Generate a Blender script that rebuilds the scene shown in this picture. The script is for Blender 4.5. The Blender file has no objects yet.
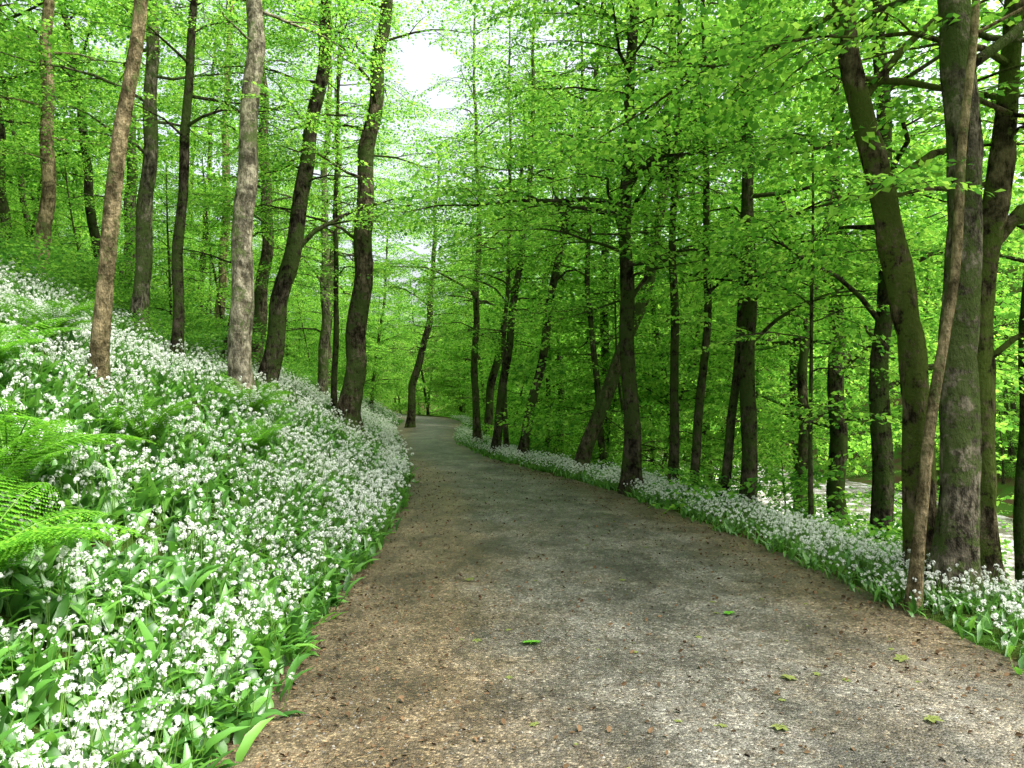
import bpy, math, numpy as np
from mathutils import Vector
rng = np.random.default_rng(7)
scene = bpy.context.scene
scene.view_settings.view_transform = 'Standard'
scene.view_settings.look = 'None'
scene.view_settings.exposure = 0

# ------------------------------------------------------------------ terrain
YL = np.array([-400,-6, 1, 3.2, 4.0, 5.8, 8.2, 12.5, 18.3, 24, 29.8, 37, 44, 52, 60, 75, 110, 400.])
XL = np.array([-1.3,-1.3,-1.34,-1.36,-1.38,-1.46,-1.52,-1.85,-2.75,-3.9,-4.9,-5.8,-6.6,-8.6,-12.5,-23,-50,-220.])
XR = np.array([3.1,3.1,3.1,3.05,3.0,2.82,2.55,1.62,-.45,-1.75,-2.2,-2.5,-2.9,-4.6,-8.3,-18.5,-45,-215.])
yy = np.linspace(-400,400,6401)
ker = np.hanning(19); ker/=ker.sum()
def sm(a):
    b=np.interp(yy,YL,a); p=np.pad(b,9,mode='edge'); return np.convolve(p,ker,'valid')
XLs, XRs = sm(XL), sm(XR)
def xl(y): return np.interp(y,yy,XLs)
def xr(y): return np.interp(y,yy,XRs)
UB=np.array([0,.35,1.2,2.5,5,8,20,60,150,420.]); HB=np.array([0,.20,.68,1.42,2.6,3.85,9.6,32,60,90.])
UR=np.array([0,.3,.9,1.8,4.5,7.5,9,22,24.5,40,80,160,420.]); HR=np.array([0,.05,.03,-.45,-2.1,-3.1,-3.7,-3.7,-2.7,4,19,36,60.])
def wn(x,y,s=1.0):
    return (np.sin(x*1.3*s+1.1*np.sin(y*.9*s))+np.sin(y*1.7*s+1.3*np.sin(x*.8*s+2))+.5*np.sin(x*3.1*s+y*2.3*s)+.5*np.sin(y*4.3*s-x*2.1*s+1))/3
def H(x,y):
    x=np.asarray(x,float); y=np.asarray(y,float)
    ul=xl(y)-x; ur=x-xr(y)
    h=np.where(ul>0,np.interp(ul,UB,HB),np.where(ur>0,np.interp(ur,UR,HR),0))
    out=np.maximum(ul,ur)
    amp=np.clip(out,0,3)/3*.14*(np.where((ur>8.5)&(ur<22.5),.3,1))
    return h+amp*wn(x,y,.9)

def mesh_from(name, chunks):
    Vs=[];ls=[];lt=[];mi=[];smo=[];off=0
    for V,F,m,s in chunks:
        if len(F)==0: continue
        Vs.append(V); ls.append((F+off).ravel()); lt.append(np.full(len(F),F.shape[1])); mi.append(np.full(len(F),m)); smo.append(np.full(len(F),s,bool)); off+=len(V)
    V=np.concatenate(Vs).astype(np.float32); L=np.concatenate(ls).astype(np.int32); T=np.concatenate(lt).astype(np.int32)
    me=bpy.data.meshes.new(name)
    me.vertices.add(len(V)); me.vertices.foreach_set('co',V.ravel())
    me.loops.add(len(L)); me.loops.foreach_set('vertex_index',L)
    me.polygons.add(len(T)); st=np.concatenate([[0],np.cumsum(T)[:-1]]).astype(np.int32)
    me.polygons.foreach_set('loop_start',st); me.polygons.foreach_set('loop_total',T)
    me.polygons.foreach_set('material_index',np.concatenate(mi).astype(np.int32))
    me.polygons.foreach_set('use_smooth',np.concatenate(smo))
    me.update(calc_edges=True)
    return me
def obj(name, me, mats, link=True, loc=(0,0,0), parent=None):
    o=bpy.data.objects.new(name,me)
    for m in mats: me.materials.append(m)
    if link: scene.collection.objects.link(o)
    o.location=loc
    if parent: o.parent=parent
    return o

# ------------------------------------------------------------------ materials
def newmat(name):
    m=bpy.data.materials.new(name); m.use_nodes=True; nt=m.node_tree; nt.nodes.clear()
    out=nt.nodes.new('ShaderNodeOutputMaterial'); return m,nt,out
def N(nt,t,**k):
    n=nt.nodes.new(t)
    for a,b in k.items():
        if a.startswith('i_'):
            key=a[2:]; key=int(key) if key.isdigit() else key.replace('_',' ')
            n.inputs[key].default_value=b
        else: setattr(n,a,b)
    return n
def ramp(nt,stops,interp='LINEAR'):
    r=nt.nodes.new('ShaderNodeValToRGB'); r.color_ramp.interpolation=interp
    e=r.color_ramp.elements
    while len(e)<len(stops): e.new(.5)
    for i,(p,c) in enumerate(stops):
        e[i].position=p; e[i].color=(c[0],c[1],c[2],1)
    return r
def leafmat(name, dark, mid, light, trans=.5, tcol=1.7, gloss=.0):
    m,nt,out=newmat(name); L=nt.links.new
    geo=N(nt,'ShaderNodeNewGeometry')
    r=ramp(nt,[(.0,dark),(.5,mid),(1.,light)]); L(geo.outputs['Random Per Island'],r.inputs[0])
    d=N(nt,'ShaderNodeBsdfDiffuse'); L(r.outputs[0],d.inputs[0])
    tc=N(nt,'ShaderNodeMix',data_type='RGBA',blend_type='MULTIPLY'); tc.inputs[0].default_value=1
    L(r.outputs[0],tc.inputs[6]); tc.inputs[7].default_value=(tcol*1.08,tcol*1.02,tcol*.8,1)
    t=N(nt,'ShaderNodeBsdfTranslucent'); L(tc.outputs[2],t.inputs[0])
    mx=N(nt,'ShaderNodeMixShader'); mx.inputs[0].default_value=trans; L(d.outputs[0],mx.inputs[1]); L(t.outputs[0],mx.inputs[2])
    res=mx
    if gloss:
        g=N(nt,'ShaderNodeBsdfGlossy',i_Roughness=.42); g.inputs[0].default_value=(.8,.85,.8,1)
        res=N(nt,'ShaderNodeMixShader'); res.inputs[0].default_value=gloss; L(mx.outputs[0],res.inputs[1]); L(g.outputs[0],res.inputs[2])
    L(res.outputs[0],out.inputs[0]); return m
M_leaf=leafmat('beech_leaf',(.035,.13,.02),(.135,.34,.045),(.28,.49,.08),.55,1.65)
M_leaf2=leafmat('understory_leaf',(.035,.12,.022),(.10,.27,.04),(.20,.39,.055),.5,1.6)
M_garlic=leafmat('garlic_leaf',(.03,.11,.015),(.08,.24,.032),(.16,.38,.055),.35,1.5,.06)
M_fern=leafmat('fern_leaf',(.06,.20,.018),(.11,.31,.025),(.18,.40,.035),.4,1.6)
def simple(name,c,rough=.8,trans=0):
    m,nt,out=newmat(name); L=nt.links.new
    if trans:
        d=N(nt,'ShaderNodeBsdfDiffuse'); d.inputs[0].default_value=(*c,1)
        t=N(nt,'ShaderNodeBsdfTranslucent'); t.inputs[0].default_value=(*c,1)
        mx=N(nt,'ShaderNodeMixShader'); mx.inputs[0].default_value=trans
        L(d.outputs[0],mx.inputs[1]); L(t.outputs[0],mx.inputs[2]); L(mx.outputs[0],out.inputs[0])
    else:
        p=N(nt,'ShaderNodeBsdfDiffuse')
        geo=N(nt,'ShaderNodeNewGeometry'); r=ramp(nt,[(0,tuple(v*.5 for v in c)),(1,tuple(min(1,v*1.5) for v in c))])
        L(geo.outputs['Random Per Island'],r.inputs[0]); L(r.outputs[0],p.inputs[0]); L(p.outputs[0],out.inputs[0])
    return m
M_petal=simple('white_petal',(.80,.82,.77),.6,.3)
M_stem=simple('green_stem',(.14,.28,.05),.6,.2)
M_twig=simple('twig',(.06,.045,.03),.9)
def barkmat(name,c1,c2,moss=0.,mossc=(.07,.12,.02),sc=1.):
    m,nt,out=newmat(name); L=nt.links.new
    tc=N(nt,'ShaderNodeTexCoord'); mp=N(nt,'ShaderNodeMapping'); mp.inputs['Scale'].default_value=(9*sc,9*sc,3.4*sc); L(tc.outputs['Object'],mp.inputs[0])
    n1=N(nt,'ShaderNodeTexNoise',i_Scale=1.4,i_Detail=5.,i_Roughness=.75); L(mp.outputs[0],n1.inputs['Vector'])
    n2=N(nt,'ShaderNodeTexNoise',i_Scale=3.2,i_Detail=4.,i_Roughness=.7); L(tc.outputs['Object'],n2.inputs['Vector'])
    r=ramp(nt,[(.42,c1),(.5,tuple((a+b)/2 for a,b in zip(c1,c2))),(.6,c2)]); L(n1.outputs[0],r.inputs[0])
    r2=ramp(nt,[(.42,(.4,.4,.37)),(.56,(1.2,1.18,1.12))]); L(n2.outputs[0],r2.inputs[0])
    mu=N(nt,'ShaderNodeMix',data_type='RGBA',blend_type='MULTIPLY'); mu.inputs[0].default_value=1; L(r.outputs[0],mu.inputs[6]); L(r2.outputs[0],mu.inputs[7])
    n3=N(nt,'ShaderNodeTexNoise',i_Scale=1.9,i_Detail=5.,i_Roughness=.8); L(tc.outputs['Object'],n3.inputs['Vector'])
    rm=ramp(nt,[(.60-.22*moss,(0,0,0)),(.66-.22*moss,(.9,.9,.9))]); L(n3.outputs[0],rm.inputs[0])
    mm=N(nt,'ShaderNodeMix',data_type='RGBA'); L(rm.outputs[0],mm.inputs[0]); L(mu.outputs[2],mm.inputs[6]); mm.inputs[7].default_value=(*mossc,1)
    p=N(nt,'ShaderNodeBsdfDiffuse'); L(mm.outputs[2],p.inputs[0])
    ad=N(nt,'ShaderNodeMath',operation='ADD'); L(n1.outputs[0],ad.inputs[0]); L(n2.outputs[0],ad.inputs[1])
    bp=N(nt,'ShaderNodeBump',i_Strength=1.,i_Distance=.09); L(ad.outputs[0],bp.inputs['Height']); L(bp.outputs[0],p.inputs['Normal'])
    L(p.outputs[0],out.inputs[0]); return m
M_bark_light=barkmat('bark_light',(.14,.125,.09),(.44,.40,.31),.3,(.13,.17,.06))
M_bark_tan=barkmat('bark_tan',(.12,.10,.055),(.33,.27,.16),.3,(.12,.15,.05))
M_bark_dark=barkmat('bark_dark',(.018,.015,.011),(.095,.082,.06),.6,(.05,.075,.02))
M_bark_brown=barkmat('bark_brown',(.033,.027,.018),(.15,.125,.088),.6,(.06,.09,.025))
M_bark_moss=barkmat('bark_moss',(.03,.025,.016),(.16,.135,.085),.65,(.085,.12,.025))
M_bark_grey=barkmat('bark_grey',(.05,.044,.034),(.27,.24,.185),.6,(.085,.12,.035))

def groundmat():
    m,nt,out=newmat('forest_floor'); L=nt.links.new
    tc=N(nt,'ShaderNodeTexCoord')
    n1=N(nt,'ShaderNodeTexNoise',i_Scale=1.1,i_Detail=4.); L(tc.outputs['Object'],n1.inputs['Vector'])
    n2=N(nt,'ShaderNodeTexNoise',i_Scale=30.,i_Detail=4.,i_Roughness=.7); L(tc.outputs['Object'],n2.inputs['Vector'])
    r=ramp(nt,[(.35,(.04,.10,.015)),(.5,(.045,.07,.015)),(.62,(.065,.045,.025))]); L(n1.outputs[0],r.inputs[0])
    r2=ramp(nt,[(.3,(.5,.5,.5)),(.7,(1.4,1.4,1.3))]); L(n2.outputs[0],r2.inputs[0])
    mu=N(nt,'ShaderNodeMix',data_type='RGBA',blend_type='MULTIPLY'); mu.inputs[0].default_value=1; L(r.outputs[0],mu.inputs[6]); L(r2.outputs[0],mu.inputs[7])
    p=N(nt,'ShaderNodeBsdfDiffuse'); L(mu.outputs[2],p.inputs[0])
    bp=N(nt,'ShaderNodeBump',i_Strength=.8,i_Distance=.03); L(n2.outputs[0],bp.inputs['Height']); L(bp.outputs[0],p.inputs['Normal'])
    L(p.outputs[0],out.inputs[0]); return m
def pathmat():
    m,nt,out=newmat('gravel_surface'); L=nt.links.new
    tc=N(nt,'ShaderNodeTexCoord'); at=N(nt,'ShaderNodeAttribute',attribute_name='lat')
    P=tc.outputs['Object']
    big=N(nt,'ShaderNodeTexNoise',i_Scale=.9,i_Detail=6.,i_Roughness=.75); L(P,big.inputs['Vector'])
    mpt=N(nt,'ShaderNodeMapping'); mpt.inputs['Scale'].default_value=(1.1,.8,1); L(P,mpt.inputs[0])
    med=N(nt,'ShaderNodeTexNoise',i_Scale=1.4,i_Detail=8.,i_Roughness=.78); L(mpt.outputs[0],med.inputs['Vector'])
    lr=ramp(nt,[(0,(1,1,1)),(.20,(.85,.85,.85)),(.36,(.25,.25,.25)),(.58,(0,0,0)),(.75,(.2,.2,.2)),(1,(.8,.8,.8))])
    l1=N(nt,'ShaderNodeMath',operation='MULTIPLY_ADD'); L(at.outputs['Fac'],l1.inputs[0]); l1.inputs[1].default_value=.5; l1.inputs[2].default_value=.5
    L(l1.outputs[0],lr.inputs[0])
    em=N(nt,'ShaderNodeMath',operation='MULTIPLY_ADD'); L(big.outputs[0],em.inputs[0]); em.inputs[1].default_value=1.5; L(lr.outputs[0],em.inputs[2])
    sc=N(nt,'ShaderNodeMath',operation='MULTIPLY'); L(em.outputs[0],sc.inputs[0]); sc.inputs[1].default_value=.5
    er=ramp(nt,[(.43,(0,0,0)),(.70,(1,1,1))]); L(sc.outputs[0],er.inputs[0])
    grey=ramp(nt,[(.40,(.040,.040,.032)),(.5,(.088,.088,.075)),(.61,(.155,.155,.138))]); L(med.outputs[0],grey.inputs[0])
    brown=ramp(nt,[(.40,(.045,.035,.018)),(.5,(.092,.072,.041)),(.62,(.15,.12,.075))]); L(med.outputs[0],brown.inputs[0])
    c=N(nt,'ShaderNodeMix',data_type='RGBA'); L(er.outputs[0],c.inputs[0]); L(grey.outputs[0],c.inputs[6]); L(brown.outputs[0],c.inputs[7])
    v=N(nt,'ShaderNodeTexVoronoi',i_Scale=85.,i_Randomness=1.); L(P,v.inputs['Vector'])
    sp=ramp(nt,[(0,(.3,.28,.25)),(.45,(.85,.82,.78)),(.8,(1.2,1.17,1.1)),(1,(2.6,2.5,2.3))]); 
    hs=N(nt,'ShaderNodeSeparateColor'); L(v.outputs['Color'],hs.inputs[0]); L(hs.outputs[0],sp.inputs[0])
    m1=N(nt,'ShaderNodeMix',data_type='RGBA',blend_type='MULTIPLY'); m1.inputs[0].default_value=1; L(c.outputs[2],m1.inputs[6]); L(sp.outputs[0],m1.inputs[7])
    n5=N(nt,'ShaderNodeTexNoise',i_Scale=14.,i_Detail=5.,i_Roughness=.8); L(P,n5.inputs['Vector'])
    r5=ramp(nt,[(.40,(.5,.42,.33)),(.52,(1,1,1))]); L(n5.outputs[0],r5.inputs[0])
    m3=N(nt,'ShaderNodeMix',data_type='RGBA',blend_type='MULTIPLY'); m3.inputs[0].default_value=.85; L(m1.outputs[2],m3.inputs[6]); L(r5.outputs[0],m3.inputs[7])
    p=N(nt,'ShaderNodeBsdfPrincipled',i_Roughness=.55); L(m3.outputs[2],p.inputs['Base Color'])
    ad=N(nt,'ShaderNodeMath',operation='MULTIPLY_ADD'); L(v.outputs['Distance'],ad.inputs[0]); ad.inputs[1].default_value=-1.; L(n5.outputs[0],ad.inputs[2])
    bp=N(nt,'ShaderNodeBump',i_Strength=.7,i_Distance=.009); L(ad.outputs[0],bp.inputs['Height']); L(bp.outputs[0],p.inputs['Normal'])
    L(p.outputs[0],out.inputs[0]); return m
def watermat():
    m,nt,out=newmat('river_water'); L=nt.links.new
    tc=N(nt,'ShaderNodeTexCoord'); n=N(nt,'ShaderNodeTexNoise',i_Scale=1.2,i_Detail=6.,i_Roughness=.7); L(tc.outputs['Object'],n.inputs['Vector'])
    p=N(nt,'ShaderNodeBsdfPrincipled',i_Roughness=.12); 
    r=ramp(nt,[(.42,(.14,.13,.10)),(.52,(.32,.3,.27)),(.6,(.75,.75,.73))]); L(n.outputs[0],r.inputs[0]); L(r.outputs[0],p.inputs['Base Color'])
    bp=N(nt,'ShaderNodeBump',i_Strength=.5,i_Distance=.1); L(n.outputs[0],bp.inputs['Height']); L(bp.outputs[0],p.inputs['Normal'])
    L(p.outputs[0],out.inputs[0]); return m

# ------------------------------------------------------------------ ground & path meshes
def gridfaces(nu,nv):
    i=np.arange(nu-1)[:,None]*nv+np.arange(nv-1)[None]; i=i.ravel()
    return np.stack([i,i+1,i+nv+1,i+nv],1)
ys=np.concatenate([np.linspace(-380,-10,40),np.arange(-9.5,60,.35),np.linspace(61,390,90)])
so=np.concatenate([np.arange(0.0,10,.25),10+np.cumsum(np.linspace(.4,14,50))])
t=np.linspace(0.0,1,7)
rows=[]
for y in ys:
    a,b=xl(y),xr(y)
    x=np.concatenate([a-so[::-1], a+(b-a)*t[1:-1], b+so]); z=H(x,y)
    z[(x>a+.01)&(x<b-.01)]=-.05
    rows.append(np.stack([x,np.full_like(x,y),z],1))
G=np.array(rows)
gm=mesh_from('ground',[(G.reshape(-1,3),gridfaces(G.shape[0],G.shape[1])[:,::-1],0,True)])
obj('ground',gm,[groundmat()])
ysp=np.concatenate([np.arange(-12,20,.08),np.arange(20,90,.4)])
tt=np.linspace(-1,1,41); rows=[]
for y in ysp:
    a,b=xl(y)-.1+.05*math.sin(y*2.3)+.04*math.sin(y*7.1),xr(y)+.1+.05*math.sin(y*1.9+1)+.04*math.sin(y*6.3)
    x=(a+b)/2+(b-a)/2*tt
    z=.035*(1-tt**2)+.008*wn(x,np.full_like(x,y),2.2)+.004*wn(x,np.full_like(x,y),9)+.012
    rows.append(np.stack([x,np.full_like(x,y),z],1))
Pm=np.array(rows)
pm=mesh_from('gravel_path',[(Pm.reshape(-1,3),gridfaces(Pm.shape[0],Pm.shape[1])[:,::-1],0,True)])
at=pm.attributes.new('lat','FLOAT','POINT'); at.data.foreach_set('value',np.tile(tt,len(ysp)).astype(np.float32))
obj('gravel_path',pm,[pathmat()])
yw=np.arange(-60,200,4.); W=np.array([[[xr(y)+7,y,-3.35],[xr(y)+24,y,-3.35]] for y in yw])
obj('river',mesh_from('river',[(W.reshape(-1,3),gridfaces(len(yw),2)[:,::-1],0,True)]),[watermat()])

# ------------------------------------------------------------------ helpers: leaves, tubes, scatter
def rotm(roll,pitch,yaw):
    cr,sr,cp,sp,cy,sy=np.cos(roll),np.sin(roll),np.cos(pitch),np.sin(pitch),np.cos(yaw),np.sin(yaw)
    R=np.empty((len(yaw),3,3))
    R[:,0,0]=cy*cp;R[:,0,1]=cy*sp*sr-sy*cr;R[:,0,2]=cy*sp*cr+sy*sr
    R[:,1,0]=sy*cp;R[:,1,1]=sy*sp*sr+cy*cr;R[:,1,2]=sy*sp*cr-cy*sr
    R[:,2,0]=-sp;R[:,2,1]=cp*sr;R[:,2,2]=cp*cr
    return R
LT=np.array([[0,0,0],[.3,.42,.07],[.68,.36,.05],[1,0,-.06],[.68,-.36,.05],[.3,-.42,.07]])
LQ=np.array([[0,0,0],[.48,.5,.06],[1,0,-.05],[.48,-.5,.06]])
def leaves(P,roll,pitch,yaw,ln,wd,quad=False):
    P=np.asarray(P,float);n=len(P);base=LQ if quad else LT;k=len(base)
    T=base[None]*np.stack([ln,wd,ln],1)[:,None,:]
    V=np.einsum('nij,nkj->nki',rotm(roll,pitch,yaw),T)+P[:,None,:]
    b=np.arange(n)[:,None]*k
    F=b+np.array([[3,2,1,0]]) if quad else np.concatenate([b+np.array([[0,3,2,1]]),b+np.array([[0,5,4,3]])])
    return V.reshape(-1,3),F
def tube(pts,rad,sides=6,ref=(0,0,1),noise=None):
    pts=np.asarray(pts,float);rad=np.asarray(rad,float);n=len(pts)
    T=np.gradient(pts,axis=0);T/=np.linalg.norm(T,axis=1,keepdims=True)+1e-9
    A=np.cross(T,np.array(ref,float));A/=np.linalg.norm(A,axis=1,keepdims=True)+1e-9
    B=np.cross(T,A)
    th=np.arange(sides)*2*np.pi/sides
    R=rad[:,None]*np.ones((1,sides))
    if noise is not None: R=R*noise
    V=pts[:,None,:]+R[:,:,None]*(A[:,None,:]*np.cos(th)[None,:,None]+B[:,None,:]*np.sin(th)[None,:,None])
    i=(np.arange(n-1)[:,None]*sides); j=np.arange(sides)[None];k=(j+1)%sides
    F=np.stack([i+j,i+k,i+sides+k,i+sides+j],-1).reshape(-1,4)
    return V.reshape(-1,3),F
def merge(L):
    V=[];F=[];o=0
    for v,f in L:
        V.append(v);F.append(f+o);o+=len(v)
    if not V: return np.zeros((0,3)),np.zeros((0,4),int)
    return np.concatenate(V),np.concatenate(F)

def make_spray(seed,ln=1.0,leaf=.078,dens=1.0):
    r=np.random.default_rng(seed);P=[];yaw=[];tw=[]
    n=int(13*dens)
    def zc(x,y): return .10*x-.22*x*x-.12*abs(y)
    xs=np.linspace(0,ln,8);ym=.06*np.sin(xs*4+seed)
    for i in range(n):
        f=(i+.6)/n;x0=f*ln;side=1 if i%2 else -1
        L=(.5*math.sin(math.pi*min(1,f*.75+.25))+.06)*r.uniform(.7,1.2)*ln
        ang=side*math.radians(r.uniform(38,60));y0=np.interp(x0,xs,ym)
        m=max(2,int(L/.066))
        for j in range(m):
            g=(j+.7)/m;s2=1 if j%2 else -1
            x=x0+np.cos(ang)*L*g;y=y0+np.sin(ang)*L*g
            P.append((x,y,zc(x,y)+r.normal(0,.015)));yaw.append(ang+s2*math.radians(r.uniform(25,60)) if j<m-1 else ang)
    P=np.array(P);k=len(P);yaw=np.array(yaw)+r.normal(0,.15,k)
    s=leaf*r.uniform(.7,1.25,k)
    V,F=leaves(P,r.normal(0,.4,k),r.normal(.18,.32,k),yaw,s,s*.8,True)
    xs4=np.linspace(0,ln,4)
    tv,tf=tube(np.stack([xs4,np.interp(xs4,xs,ym),zc(xs4,0*xs4)],1),np.linspace(.005,.0015,4),3)
    return V,F,tv,tf
SP=[make_spray(i) for i in range(5)]
SPB=[make_spray(10+i,1.2,.14,.65) for i in range(3)]
def bake_scatter(name,variants,mats,P,rot,scl,seed=0,idx=None):
    """merge copies of the variants (lists of chunks) into one real mesh object"""
    r=np.random.default_rng(seed);ch=[]
    if idx is None: idx=r.integers(0,len(variants),len(P))
    for k,chs in enumerate(variants):
        s=np.where(idx==k)[0]
        if len(s)==0: continue
        R=rotm(rot[s,0],rot[s,1],rot[s,2])
        for v,f,mi,smth in chs:
            if len(f)==0: continue
            V=np.einsum('nij,kj->nki',R,v)*scl[s][:,None,None]+P[s][:,None,:]
            F=(np.arange(len(s))[:,None,None]*len(v)+f[None]).reshape(-1,f.shape[1])
            ch.append((V.reshape(-1,3),F,mi,smth))
    return obj(name,mesh_from(name,ch),mats)

# ------------------------------------------------------------------ tree generator
def gen_tree(ctrl,r0,Ht,cs,nb,bl,seed,sides=14,up=.25,spr=.5,droop=.5,az=None,knob=.07,flare=.5,extra=None,sway=.05):
    r=np.random.default_rng(seed)
    c=np.array(ctrl,float)
    if c[-1,2]<Ht:
        d=(c[-1]-c[-2])/(c[-1,2]-c[-2,2]) if len(c)>1 else np.zeros(3)
        dz=Ht-c[-1,2];c=np.vstack([c,c[-1]+np.array([d[0]*dz*.4,d[1]*dz*.4,dz])])
    zs=np.arange(c[0,2]-.35,Ht,.2)
    x=np.interp(zs,c[:,2],c[:,0]);y=np.interp(zs,c[:,2],c[:,1])
    k=np.hanning(9);k/=k.sum()
    x=np.convolve(np.pad(x,4,mode='edge'),k,'valid');y=np.convolve(np.pad(y,4,mode='edge'),k,'valid')
    ph=r.uniform(0,6,4);A_=r0*.22+sway*.5
    x=x+(A_*np.sin(zs*.62+ph[0])+.3*A_*np.sin(zs*1.7+ph[1]))*np.clip(zs/2,0,1)+r0*.15*np.sin(zs*2.9+ph[2]);y=y+A_*np.sin(zs*.8+ph[1])*np.clip(zs/2,0,1)
    pts=np.stack([x,y,zs],1);tt=np.clip((zs-zs[0])/(Ht-zs[0]),0,1)
    rad=r0*(1-.86*tt**1.1)+.008
    th=np.arange(sides)*2*np.pi/sides
    nz=1+knob*(np.sin(3*th[None]+zs[:,None]*1.7+ph[2])+.7*np.sin(2*th[None]-zs[:,None]*2.9+ph[3])+.6*np.sin(5*th[None]+zs[:,None]*5.3))*.6
    nz=nz+r.normal(0,knob*.35,nz.shape)
    nz=nz+flare*np.exp(-np.clip(zs-.02,0,9)/.28)[:,None]*(1+.45*np.sin(4*th[None]+ph[0]))
    wood=[tube(pts,rad,sides,(1,0.01,0),nz)]
    P=[];E=[];S=[]
    ga=r.uniform(0,6.28)
    jobs=[(None,None,None,None)]*nb+(list(extra) if extra else [])
    for b,(ez,ea,eL,er_) in enumerate(jobs):
        f=min((b+r.uniform(0,.9))/nb,1); z=cs+(Ht*.97-cs)*f**1.05
        ga+=2.4+r.normal(0,.4);a=ga
        if az is not None and r.random()<.5: a=r.normal(az,.7)
        L=bl*(1-.6*f)*(.55+.45*min(1,f*5+.3))*r.uniform(.6,1.25)
        if ez is not None: z=ez;a=ea;L=eL
        i=int(np.clip(np.searchsorted(zs,z),1,len(zs)-1));p0=pts[i]
        n=7;q=np.linspace(0,1,n);e=up+.5*f+r.normal(0,.22)
        bend=r.normal(0,.5)
        aa=a+bend*q+r.normal(0,.15,n)
        dx=np.cumsum(np.r_[0,np.cos(aa[1:])])*L/(n-1);dy=np.cumsum(np.r_[0,np.sin(aa[1:])])*L/(n-1)
        dz=L*(e*q-droop*e*q**2-.10*q**2)+np.cumsum(r.normal(0,.04,n))*L*.5
        B=p0+np.stack([dx,dy,dz],1);B[0]=p0
        rb=max(.008,min(rad[i]*.5,.011*L+.008))
        if er_: rb=er_
        wood.append(tube(B,np.linspace(rb,.004,n),6 if er_ else 5))
        def sprays_on(Q,ang,s0,Lq,sc):
            m=max(1,int(Lq*(1-s0)/spr))
            for j in range(m+1):
                g=s0+(1-s0)*(j+r.uniform(0,.5))/(m+.5);g=min(g,1)
                xx=[np.interp(g,np.linspace(0,1,len(Q)),Q[:,d]) for d in range(3)]
                sd=(1 if j%2 else -1)*r.uniform(.2,.9) if j<m else 0
                P.append(xx);E.append((r.normal(0,.3),r.normal(.10,.25),ang+sd));S.append(sc*r.uniform(.6,1.2))
        sprays_on(B,a+bend*.7,.28,L,1.)
        ns=int(L/.7)
        for j in range(ns):
            g=.25+.65*(j+r.random()*.6)/max(ns,1);side=1 if j%2 else -1
            p=np.array([np.interp(g,q,B[:,d]) for d in range(3)])
            a2=a+bend*g+side*r.uniform(.5,1.1);L2=L*(1-g)*r.uniform(.45,.8)+.25
            q2=np.linspace(0,1,4)
            B2=p+np.stack([np.cos(a2)*L2*q2,np.sin(a2)*L2*q2,L2*(.12*q2-.2*q2**2)+r.normal(0,.05)*q2],1)
            wood.append(tube(B2,np.linspace(max(rb*(1-g)*.6,.005),.003,4),4))
            sprays_on(B2,a2,.4,L2,.9)
    return merge(wood),np.array(P),np.array(E),np.array(S)
def bake(P,E,S,SPR,seed,twigs=False):
    r=np.random.default_rng(seed);idx=r.integers(0,len(SPR),len(P));out=[];tw=[]
    for k,(v,f,tv,tf) in enumerate(SPR):
        s=np.where(idx==k)[0]
        if len(s)==0:continue
        R=rotm(E[s,0],E[s,1],E[s,2])
        for vv,ff,dst in ((v,f,out),(tv,tf,tw)):
            V=np.einsum('nij,kj->nki',R,vv)*S[s][:,None,None]+P[s][:,None,:]
            F=(np.arange(len(s))[:,None,None]*len(vv)+ff[None]).reshape(-1,4)
            dst.append((V.reshape(-1,3),F))
    return (merge(out),merge(tw)) if twigs else merge(out)
tree_n=0
def hero(name,X,Y,ctrl,r0,Ht,cs,nb,bl,bark,**kw):
    global tree_n;tree_n+=1
    z=float(H(X,Y))
    c=[(0,0,0)]+[(a-X,b,cc-z) for a,b,cc in ctrl]
    (V,F),P,E,S=gen_tree(c,r0,Ht,cs-z,int(nb*.74),bl,100+tree_n*7,**kw)
    o=obj(name,mesh_from(name,[(V,F,0,True)]),[bark],loc=(X,Y,z))
    wx,wy,wz=P[:,0]+X,P[:,1]+Y,P[:,2]+z
    keep=~((np.hypot(wx,wy)<4.8)|((np.abs(wx-.6)<2.2)&(wy<11)&(wz<3.9)))
    P,E,S=P[keep],E[keep],S[keep]
    (lv,lf),(tv,tf)=bake(P,E,S,SP,tree_n,True)
    obj('foliage',mesh_from('foliage',[(lv,lf,0,False),(tv,tf,1,False)]),[M_leaf,M_twig],parent=o)
    return o
# left bank
hero('beech_tree',-4.34,7.8,[(-4.2,0,3.3),(-3.97,.1,5.7)],.085,11,7.0,18,2.4,M_bark_tan,flare=.25,sway=.02)
hero('beech_tree',-8.0,16,[(-7.85,0,6),(-7.8,0,10.1)],.17,17,6.5,30,3.4,M_bark_grey)
hero('beech_tree',-6.3,14,[(-6.2,0,5),(-6.09,0,9)],.10,14,6,24,2.8,M_bark_dark)
hero('beech_tree',-4.72,13,[(-4.66,0,5),(-4.57,0,8.5)],.195,17,7.5,28,3.4,M_bark_light,sway=.0)
hero('beech_tree',-5.65,17,[(-5.3,0,3.2),(-4.85,0,5.5),(-4.6,0,8),(-4.3,0,10.5)],.21,16,5.5,26,3.2,M_bark_dark,extra=[(3.0,.3,3.,.07)])
hero('beech_tree',-3.98,18,[(-3.85,0,2.6),(-3.5,0,6.5),(-3.07,0,11.1)],.26,18,5.,32,4.,M_bark_brown)
hero('beech_tree',-4.8,20,[(-4.75,0,4),(-4.7,0,8)],.08,11,4.5,20,2.2,M_bark_dark)
hero('beech_tree',-11.5,18,[(-11.3,0,7),(-11.2,0,11)],.17,17,7,26,3.2,M_bark_tan)
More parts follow.
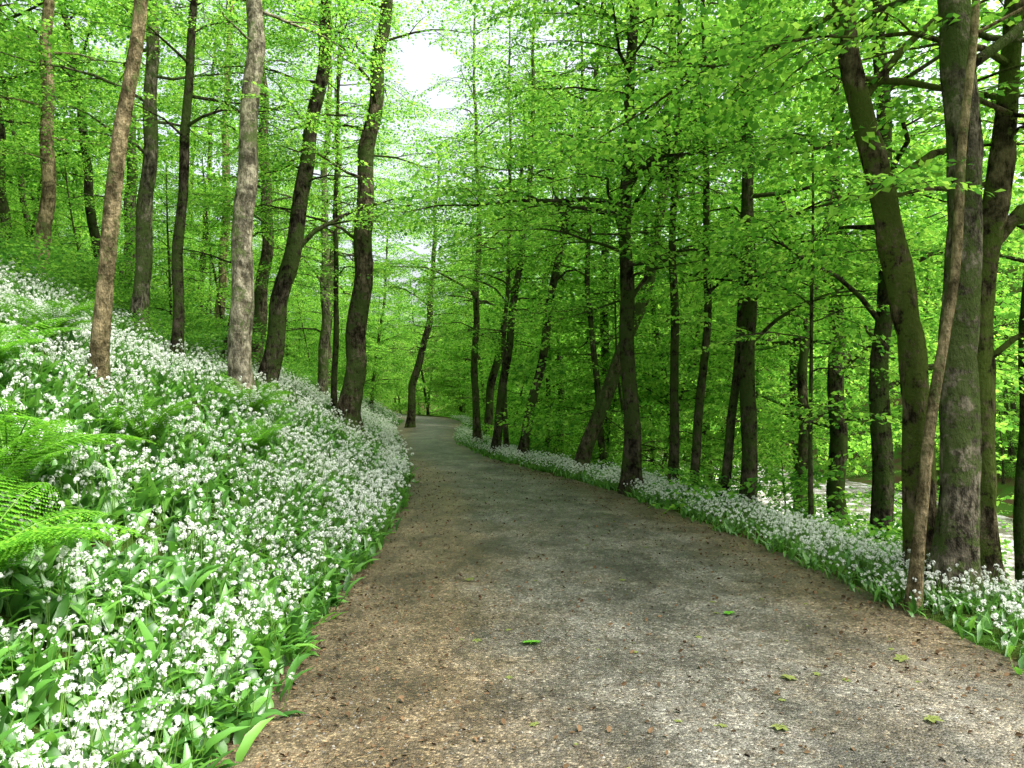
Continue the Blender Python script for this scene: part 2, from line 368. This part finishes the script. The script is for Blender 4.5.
hero('beech_tree',-7.6,22,[(-7.3,0,6),(-7.4,0,12)],.2,17,5.5,30,3.2,M_bark_brown)
hero('beech_tree',-4.9,36,[(-4.8,0,2),(-4.1,0,5),(-3.7,0,9)],.2,14,3,32,4.,M_bark_dark)
hero('beech_tree',-8.,32,[(-7.8,0,6),(-7.5,0,12)],.24,18,4,40,4.4,M_bark_brown)
hero('beech_tree',-6.9,27,[(-6.8,0,6),(-6.7,0,12)],.18,17,5,32,3.6,M_bark_grey)
hero('beech_tree',-12.5,24,[(-12.4,0,8),(-12.2,0,14)],.2,18,7,26,3.2,M_bark_grey)
hero('beech_tree',-10.2,26,[(-10.1,0,8),(-9.9,0,14)],.17,18,7,26,3.2,M_bark_tan)
hero('beech_tree',-7.4,19,[(-6.9,0,5),(-6.6,0,9)],.07,12,4,24,2.4,M_bark_dark,sway=.12)
# beside path, right
hero('beech_tree',-1.1,24,[(-1.15,0,5),(-1.15,0,9)],.12,14,3.2,34,3.2,M_bark_brown,sway=.1)
hero('beech_tree',-.98,28,[(-.3,0,4.5),(.3,0,8)],.16,14,3.2,36,3.6,M_bark_dark,sway=.12)
hero('beech_tree',-.45,19.5,[(-.1,0,2.5),(.15,0,5),(.5,0,8)],.11,13,3.6,28,2.8,M_bark_dark,sway=.08)
hero('beech_tree',.2,18,[(.9,0,3.8),(1.88,0,8)],.11,14,4,34,3.2,M_bark_dark,sway=.08)
hero('beech_tree',-.15,20,[(-.2,0,3),(-.1,0,6)],.065,12,3.,24,2.6,M_bark_brown)
hero('beech_tree',1.35,15,[(2.0,0,1.9),(2.75,0,3.8),(3.0,0,6),(3.3,0,9)],.14,14,3.2,32,3.,M_bark_brown)
hero('beech_tree',1.95,12,[(1.87,0,3),(1.9,0,7),(1.95,0,8)],.13,13,3.2,50,3.4,M_bark_dark,az=-1.4,extra=[(3.0,.2,2.6,.04),(4.4,2.8,3.,.045),(5.,-.3,3.,.045)],sway=.02)
hero('beech_tree',2.68,12.5,[(2.75,0,3.2),(2.8,0,6)],.075,12,3.6,26,2.6,M_bark_dark,sway=.06)
hero('beech_tree',2.95,12.2,[(3.07,0,1.8),(3.15,0,3),(3.2,0,6)],.07,11,3.0,24,2.4,M_bark_dark,sway=.06)
hero('beech_tree',3.15,11.2,[(3.35,0,1.8),(3.5,0,4)],.065,10,2.8,22,2.3,M_bark_dark)
hero('beech_tree',3.48,11,[(3.56,0,2),(3.45,0,4.5),(3.4,0,7)],.115,13,2.6,36,3.,M_bark_dark,az=-.6,extra=[(2.6,-.4,2.4,.035),(3.4,.5,2.6,.035)],sway=.05)
hero('beech_tree',3.6,9,[(3.63,0,2),(3.6,0,4)],.022,5,1.4,16,1.3,M_bark_dark)
hero('beech_tree',2.3,17.5,[(2.0,0,2),(1.75,0,4),(1.7,0,7)],.08,12,2.4,26,2.6,M_bark_dark,sway=.1)
hero('beech_tree',5.6,15,[(5.9,0,2),(6.4,0,5)],.12,12,2.0,28,2.8,M_bark_brown,sway=.1)
hero('beech_tree',4.45,9,[(4.5,0,1.5),(4.62,0,3),(4.45,0,5)],.12,12,2.2,30,2.7,M_bark_dark,knob=.12,extra=[(2.2,.1,2.2,.04),(3.,3.4,2.,.035)])
hero('beech_tree',3.42,5.8,[(3.5,0,1.6),(3.47,0,3.9),(3.38,0,4.7)],.14,14,4.2,28,3.,M_bark_grey,knob=.13,extra=[(3.9,.4,2.4,.05)],sway=.02)
hero('mossy_tree',3.5,6.3,[(3.40,0,1.2),(3.3,0,2.2),(3.2,0,3.0),(2.95,0,4.4),(2.85,0,6)],.115,12,4.0,24,2.8,M_bark_moss,knob=.18,extra=[(3.1,.3,2.,.05),(4.,-.2,2.2,.04)],sway=.04)
hero('ash_sapling',2.93,5.5,[(3.1,0,1.5),(3.3,0,2.6),(3.33,0,3.5),(3.45,0,4.2)],.036,8,3.9,16,2.,M_bark_tan,knob=.05)
hero('mossy_tree',4.08,6.4,[(4.02,0,1.6),(4.18,0,3.3),(4.32,0,5.1)],.11,12,2.6,28,2.8,M_bark_moss,knob=.18,extra=[(2.95,.1,2.2,.06),(2.0,-.3,1.6,.03)],sway=.04)
hero('beech_tree',6.6,9.6,[(6.6,0,2),(6.8,0,5)],.11,12,2.6,28,2.6,M_bark_dark)

# ------------------------------------------------------------------ distant forest, saplings, shrubs
def variant(Ht,r0,cs,nb,bl,seed,SPR,lean=.4,**kw):
    (V,F),P,E,S=gen_tree([(0,0,0),(lean,.2,Ht*.6)],r0,Ht,cs,nb,bl,seed,sides=8,**kw)
    lv,lf=bake(P,E,S,SPR,seed)
    return [(V,F,0,True),(lv,lf,1,False)]
VT=[variant(17,.18,2.5,30,3.8,501,SPB,spr=.6),variant(16,.15,4.0,28,3.6,502,SPB,spr=.6,lean=1.2),
  variant(18,.2,3.2,32,4.0,503,SPB,spr=.6,lean=-.5),variant(14,.12,1.5,28,3.2,504,SPB,spr=.6,lean=-1)]
VS=[variant(4.5,.03,.5,17,1.5,511,SP,spr=.45),variant(3.2,.022,.4,14,1.2,512,SP,lean=-.3,spr=.45),variant(6.,.04,.8,20,1.8,513,SP,lean=.6,spr=.5)]
def shrub(seed):
    r=np.random.default_rng(seed);n=14
    a=r.uniform(0,6.28,n);d=r.uniform(0,.35,n);P=np.stack([np.cos(a)*d,np.sin(a)*d,r.uniform(.05,.6,n)],1)
    E=np.stack([r.normal(0,.3,n),r.uniform(-.6,.1,n),a+r.normal(0,.4,n)],1)
    v,f=bake(P,E,r.uniform(.5,.9,n),SP,seed)
    return [(v,f,0,False)]
VH=[shrub(61),shrub(62),shrub(63)]
def place(n,ulo,uhi,ylo,yhi,side,mind,seed,cond=None):
    r=np.random.default_rng(seed);pts=[]
    tries=0
    while len(pts)<n and tries<n*30:
        tries+=1
        y=r.uniform(ylo,yhi);u=ulo+(uhi-ulo)*r.random()
        x=xl(y)-u if side<0 else xr(y)+u
        if cond is not None and not cond(x,y):continue
        if all((x-a)**2+(y-b)**2>mind*mind for a,b in pts):pts.append((x,y))
    a=np.array(pts);return np.stack([a[:,0],a[:,1],H(a[:,0],a[:,1])-.1],1)
def up_rot(n,r=rng,t=.05): return np.stack([r.normal(0,t,n),r.normal(0,t,n),r.uniform(0,6.28,n)],1)
vis=lambda x,y: abs(x)<y*1.0+8
openr=lambda x,y: abs(x)<y+8 and not (x>.52*y and y<24)
Pf=np.concatenate([place(60,6,50,24,90,-1,4.6,1,vis),place(8,10,24,11,24,-1,4.5,2,vis),
   place(22,2.5,8.5,24,80,1,3.8,3,vis),place(5,4,8,14,24,1,3.,5,openr),place(60,25,70,4,100,1,5.2,4,vis)])
ahead=np.array([(x,y) for y in (58,68) for x in np.arange(-4,14,4.8)]);ahead=ahead+rng.normal(0,1.2,ahead.shape)
fill=np.array([(-9.8,46),(-2.3,47),(-11.4,53),(-16,62),(-.8,52),(-6.6,60),(-4.0,56),(-10,68),(-15,56),(-13,47),(-14.5,70),(-7.6,40),(-1.4,41)])
ahead=np.concatenate([ahead,fill])
Pf=np.concatenate([Pf,np.stack([ahead[:,0],ahead[:,1],H(ahead[:,0],ahead[:,1])-.2],1)])
n=len(Pf);sf=rng.uniform(.75,1.1,n);sf[-13:]=rng.uniform(.72,.95,13)
bake_scatter('distant_forest',VT,[M_bark_dark,M_leaf],Pf,up_rot(n),sf,1)
Ps=np.concatenate([place(75,5,30,17,60,-1,2.2,11,vis),place(46,2.,8.,13,60,1,1.8,12,openr),place(22,1.2,6,34,56,-1,1.6,14),place(26,24,32,8,40,1,2.4,15)])
n=len(Ps);bake_scatter('understory_saplings',VS,[M_bark_dark,M_leaf],Ps,up_rot(n,t=.08),rng.uniform(.7,1.25,n),2)
Ph=np.concatenate([place(260,7,30,12,60,-1,.9,21,vis),place(70,4.6,8,14,32,-1,.9,25,vis),place(240,1.5,8.6,7.5,50,1,.75,22,openr),place(40,1.8,5,26,50,-1,.8,23),place(150,22.8,38,6,50,1,1.2,24)])
n=len(Ph);bake_scatter('undergrowth',VH,[M_leaf2],Ph,up_rot(n,t=.12),rng.uniform(.7,1.6,n),3)

# ------------------------------------------------------------------ river rocks
def rock(seed):
    import bmesh
    bm=bmesh.new();bmesh.ops.create_icosphere(bm,subdivisions=2,radius=1)
    V=np.array([v.co[:] for v in bm.verts]);F=np.array([[v.index for v in f.verts] for f in bm.faces]);bm.free()
    d=1+.22*np.sin(V[:,0]*3+seed)*np.cos(V[:,1]*2.6+seed*2)+.12*np.sin(V[:,2]*5+V[:,0]*4)
    return [(V*d[:,None]*np.array([1,.75,.5]),F,0,False)]
VR=[rock(i) for i in range(4)]
r_=np.random.default_rng(77);n=420;yR=r_.uniform(2,60,n);u=np.concatenate([7.2+np.abs(r_.normal(0,1.6,n//2)),r_.uniform(8,22,n-n//2)]);xR=xr(yR)+u
Pk=np.stack([xR,yR,np.maximum(H(xR,yR),-3.4)],1)
bake_scatter('river_rocks',VR,[simple('pale_rock',(.42,.40,.37))],Pk,up_rot(n,t=.2),r_.uniform(.12,.55,n),1)

# ------------------------------------------------------------------ wild garlic
def blade(base,yaw,ln,wd,lean,curl,seg=4):
    q=np.linspace(0,1,seg+1);w=wd*np.interp(q,[0,.2,.45,.75,1],[.15,.75,1,.6,0])/2
    ang=lean+curl*q
    dl=ln/seg;r_=np.r_[0,np.cumsum(np.sin((ang[1:]+ang[:-1])/2))]*dl;z=np.r_[0,np.cumsum(np.cos((ang[1:]+ang[:-1])/2))]*dl
    cx,sx=math.cos(yaw),math.sin(yaw);c=np.stack([cx*r_,sx*r_,z],1)+base
    s=np.array([-sx,cx,0]);nrm=np.stack([-cx*np.cos(ang),-sx*np.cos(ang),np.sin(ang)],1)
    A=c+s*w[:,None]+nrm*w[:,None]*.35;B=c-s*w[:,None]+nrm*w[:,None]*.35
    V=np.concatenate([A,c,B]);n=seg+1;i=np.arange(seg)
    F=np.concatenate([np.stack([i,i+1,n+i+1,n+i],1),np.stack([n+i,n+i+1,2*n+i+1,2*n+i],1)])
    return V,F
def garlic(seed,nfl,nlf=20,rr=.2,far=False):
    r=np.random.default_rng(seed);lf=[];st=[];pe=[]
    for i in range(nlf):
        a=r.uniform(0,6.28);d=rr*math.sqrt(r.random());b=np.array([math.cos(a)*d,math.sin(a)*d,-.03])
        lf.append(blade(b,r.uniform(0,6.28),r.uniform(.18,.30),r.uniform(.044,.068),r.uniform(.0,.4),r.uniform(.6,1.8),2 if far else 4))
    for i in range(nfl):
        a=r.uniform(0,6.28);d=rr*math.sqrt(r.random());h=r.uniform(.18,.36)
        b=np.array([math.cos(a)*d,math.sin(a)*d,-.02]);t=b+np.array([r.normal(0,.04),r.normal(0,.04),h])
        st.append(tube(np.array([b,(b+t)/2+r.normal(0,.008,3),t]),[.003,.0025,.002],3,(1,0,0)))
        k=10 if far else r.integers(8,17);R=r.uniform(.011,.02)
        u=r.normal(0,1,(k,3));u[:,2]=u[:,2]*.9+.35;u/=np.linalg.norm(u,axis=1,keepdims=True)
        for q in u:
            c=t+q*R*r.uniform(.75,1.3)
            x=np.cross(q,[.3,.2,.9]);x/=np.linalg.norm(x);y=np.cross(q,x);s=r.uniform(.0075,.011)*(1.25 if far else 1)
            ph=r.uniform(0,1);np_=3 if far else 6
            for m in range(np_):
                an=ph+m*2*math.pi/np_;dv=x*math.cos(an)+y*math.sin(an);pv=-x*math.sin(an)+y*math.cos(an);ww=.5 if far else .26
                pe.append((np.array([c,c+dv*s*.55+pv*s*ww+q*s*.2,c+dv*s+q*s*.25,c+dv*s*.55-pv*s*ww+q*s*.2]),np.array([[0,1,2,3]])))
    L=merge(lf);ch=[(L[0],L[1],0,True)]
    if nfl:
        S_=merge(st);Q=merge(pe);ch+=[(S_[0],S_[1],1,True),(Q[0],Q[1],2,False)]
    return ch
GM=[M_garlic,M_stem,M_petal]
VG=[garlic(1,5),garlic(2,7),garlic(3,5),garlic(4,9),garlic(5,6)]
VGF=[garlic(11,7,13,.24,True),garlic(12,10,12,.24,True),garlic(13,6,13,.24,True)]
VGL=[garlic(7,0,20),garlic(8,1,20)]
def gscatter(n,ulo,uhi,ylo,yhi,side,seed,pw=1.):
    r=np.random.default_rng(seed);y=r.uniform(ylo,yhi,n);u=ulo+(uhi-ulo)*r.random(n)**pw
    x=xl(y)-u if side<0 else xr(y)+u
    k=(np.hypot(x,y)>1.15);return np.stack([x,y,H(x,y)],1)[k]
A=np.concatenate([gscatter(2100,.0,7,.6,12,-1,1),gscatter(2100,.0,9.5,12,32,-1,2),gscatter(600,0,4,32,56,-1,3),gscatter(350,0,.25,1,30,-1,6)])
w=wn(A[:,0],A[:,1],1.6)+rng.normal(0,.35,len(A))
fl=w>-.45
rot=up_rot(len(A),t=.12);rot[:,1]+=.12
sc=rng.uniform(.7,1.2,len(A))*np.where(A[:,1]>20,1.15,1.)
nr=A[:,1]<8
bake_scatter('wild_garlic',VG,GM,A[fl&nr],rot[fl&nr],sc[fl&nr],5);bake_scatter('wild_garlic',VGF,GM,A[fl&~nr],rot[fl&~nr],sc[fl&~nr],6)
g2=gscatter(900,0,7,.8,14,-1,4);A2=np.concatenate([A[~fl],g2]);bake_scatter('garlic_foliage',VGL,GM,A2,up_rot(len(A2),t=.12),rng.uniform(.75,1.1,len(A2)),7)
B=np.concatenate([gscatter(850,.05,1.0,1.5,20,1,11),gscatter(600,.0,1.5,20,50,1,12)])
bake_scatter('wild_garlic',VGF,GM,B,up_rot(len(B),t=.1),rng.uniform(.5,.8,len(B)),8)
B=gscatter(400,.7,3.,3,18,1,13);bake_scatter('garlic_foliage',VGL,GM,B,up_rot(len(B),t=.1),rng.uniform(.6,1.,len(B)),9)

# ------------------------------------------------------------------ ferns
def fern(seed):
    r=np.random.default_rng(seed);P=[];yw=[];ln=[];tw=[]
    nf=11
    for f in range(nf):
        ya=f*2*math.pi/nf+r.normal(0,.2);L=r.uniform(.55,.8);n=26
        q=np.linspace(0,1,n);ang=.35+1.35*q+r.normal(0,.08)
        rr=np.cumsum(np.sin(ang))*L/n;z=np.cumsum(np.cos(ang))*L/n
        C=np.stack([np.cos(ya)*rr,np.sin(ya)*rr,z],1);tw.append(tube(C,np.linspace(.005,.0015,n),4))
        for i in range(3,n):
            pl=.17*math.sin(math.pi*min(1,(q[i]*.86+.14)))**.8*L/.7
            for sd in(1,-1):
                a2=ya+sd*1.25;m=max(2,int(pl/.012))
                for j in range(m):
                    g=(j+.5)/m;pos=C[i]+np.array([math.cos(a2),math.sin(a2),-.15])*pl*g
                    for s3 in(1,-1):
                        P.append(pos);yw.append(a2+s3*1.1);ln.append(.024*(1-.75*g)+.004)
    P=np.array(P);ln=np.array(ln);k=len(P)
    V,F=leaves(P,r.normal(0,.15,k),.15+r.normal(0,.1,k),np.array(yw),ln,ln*.6,True)
    tv,tf=merge(tw)
    return mesh_from('fern',[(V,F,0,False),(tv,tf,1,False)])
fm=[fern(1),fern(2)]
for m in fm: m.materials.append(M_fern);m.materials.append(M_stem)
for i,(x,y,s,rz) in enumerate([(-2.45,3.35,1.1,0),(-3.0,4.4,1.2,1),(-2.25,2.7,.8,2),(-2.75,3.9,1.0,3.3),(-3.2,6.6,1.0,3),(-2.9,8.6,.9,4),(-4.2,6.0,1.1,5),(-3.7,10.5,1.1,1.5),(-5.4,8.8,1.1,2.2)]):
    o=bpy.data.objects.new('fern',fm[i%2]);scene.collection.objects.link(o)
    o.location=(x,y,float(H(x,y))+.16);o.rotation_euler=(0,.25,rz);o.scale=(s,s,s)

# ------------------------------------------------------------------ path litter
def pebble(seed):
    r=np.random.default_rng(seed)
    V=np.array([[1,0,0],[0,1,0],[-1,0,0],[0,-1,0],[.55,.55,.6],[-.55,.55,.6],[-.55,-.55,.6],[.55,-.55,.6]])*r.uniform(.75,1.2,(8,3))*np.array([1,.8,.6])
    F=np.array([[0,1,5,4],[1,2,6,5],[2,3,7,6],[3,0,4,7],[4,5,6,7]])
    return [(V*.01,F,0,False)]
M_stone=simple('path_stone',(.15,.145,.125),.85);M_dead=simple('dead_leaf',(.095,.062,.034),.8)
def flatleaf(s,seed):
    r=np.random.default_rng(seed)
    v,f=leaves(np.zeros((1,3))+[0,0,.004],np.array([r.normal(0,.3)]),np.array([r.normal(0,.15)]),np.zeros(1),np.array([s]),np.array([s*.7]));return [(v,f,0,False)]
def onpath(n,ylo,yhi,edge,seed,pw=1.6):
    r=np.random.default_rng(seed);y=ylo+(yhi-ylo)*r.random(n)**pw
    t_=r.uniform(-1,1,n)
    if edge: t_=np.sign(t_-.1)*(1-np.abs(r.normal(0,.25,n)));t_=np.clip(t_,-1,1)
    a,b=xl(y),xr(y);x=(a+b)/2+(b-a)/2*t_
    return np.stack([x,y,.012+.035*(1-t_**2)+.008*wn(x,y,2.2)+.004*wn(x,y,9)],1)
A=np.concatenate([onpath(10000,1.5,16,False,1),onpath(3000,1.5,14,True,2)]);n=len(A)
bake_scatter('path_gravel',[pebble(i) for i in range(4)],[M_stone],A,up_rot(n,t=.3),rng.uniform(.25,1.0,n)**1.3)
A=np.concatenate([onpath(9000,1.5,18,True,3),onpath(5500,1.5,15,False,4)]);n=len(A)
bake_scatter('leaf_litter',[flatleaf(.012+.007*i,i) for i in range(4)],[M_dead],A,up_rot(n,t=.2),rng.uniform(.35,1.2,n)**1.2)
def lobed(seed,s=.07):
    out=[]
    for i,(a,l) in enumerate([(0,1),(.85,.85),(-.85,.85),(1.75,.55),(-1.75,.55)]):
        V=LT*np.array([s*l,s*l*.62,s*.5])+[0,0,.006+.0006*i];c,q=math.cos(a),math.sin(a)
        out.append((V@np.array([[c,q,0],[-q,c,0],[0,0,1]]),np.array([[0,3,2,1],[0,5,4,3]])))
    out.append(tube(np.array([[0,0,.006],[-s*.7,.005,.008]]),[.0015,.001],3));return merge(out)
M_fg=simple('fallen_leaf_green',(.10,.30,.03),.5,.3);M_fy=simple('fallen_leaf_yellow',(.17,.21,.06),.5,.3)
A=np.concatenate([onpath(110,2.6,12,False,5),np.array([[.12,4.65,.055],[-.35,6.3,.05],[1.55,5.3,.05],[1.5,4.1,.05],[1.25,3.5,.05],[2.0,3.6,.045],[2.3,4.4,.04]])]);n=len(A)
k=A[:,0]>-.4;ix=rng.integers(0,2,n);ix[-7]=2;ix[-5]=2
sc=rng.uniform(.2,.7,n);sc[-7]=1.5;sc[-6:]=1.
la,lb,lc=lobed(1),lobed(2,.06),lobed(3)
bake_scatter('fallen_leaves',[[(*la,0,False)],[(*lb,0,False)],[(*lc,1,False)]],[M_fy,M_fg],A[k],up_rot(n,t=.1)[k],sc[k],idx=ix[k])

# ------------------------------------------------------------------ light
w=bpy.data.worlds.new('World');scene.world=w;w.use_nodes=True;nt=w.node_tree
bg=nt.nodes['Background'];sky=nt.nodes.new('ShaderNodeTexSky');sky.sky_type='NISHITA';sky.sun_disc=False
el,az=math.radians(60),math.radians(108)
sky.sun_elevation=el;sky.sun_rotation=az;sky.dust_density=8;sky.air_density=1.;sky.ozone_density=.4
hs=nt.nodes.new('ShaderNodeHueSaturation');hs.inputs['Saturation'].default_value=.4
nt.links.new(sky.outputs[0],hs.inputs['Color']);nt.links.new(hs.outputs[0],bg.inputs[0]);bg.inputs[1].default_value=.46
sl=bpy.data.lights.new('sun','SUN');sl.energy=5;sl.angle=math.radians(25);sl.color=(1,.97,.91)
so_=bpy.data.objects.new('sun',sl);scene.collection.objects.link(so_)
d=Vector((math.sin(az)*math.cos(el),math.cos(az)*math.cos(el),math.sin(el)));so_.rotation_euler=d.to_track_quat('Z','Y').to_euler()
# ------------------------------------------------------------------ camera
cd=bpy.data.cameras.new('camera');cam=bpy.data.objects.new('camera',cd);scene.collection.objects.link(cam)
cam.location=(0,0,1.6);cam.rotation_euler=(math.radians(90.85),0,0);cd.sensor_width=36;cd.lens=26.2;cd.clip_end=2000;cd.clip_start=.05
scene.camera=cam
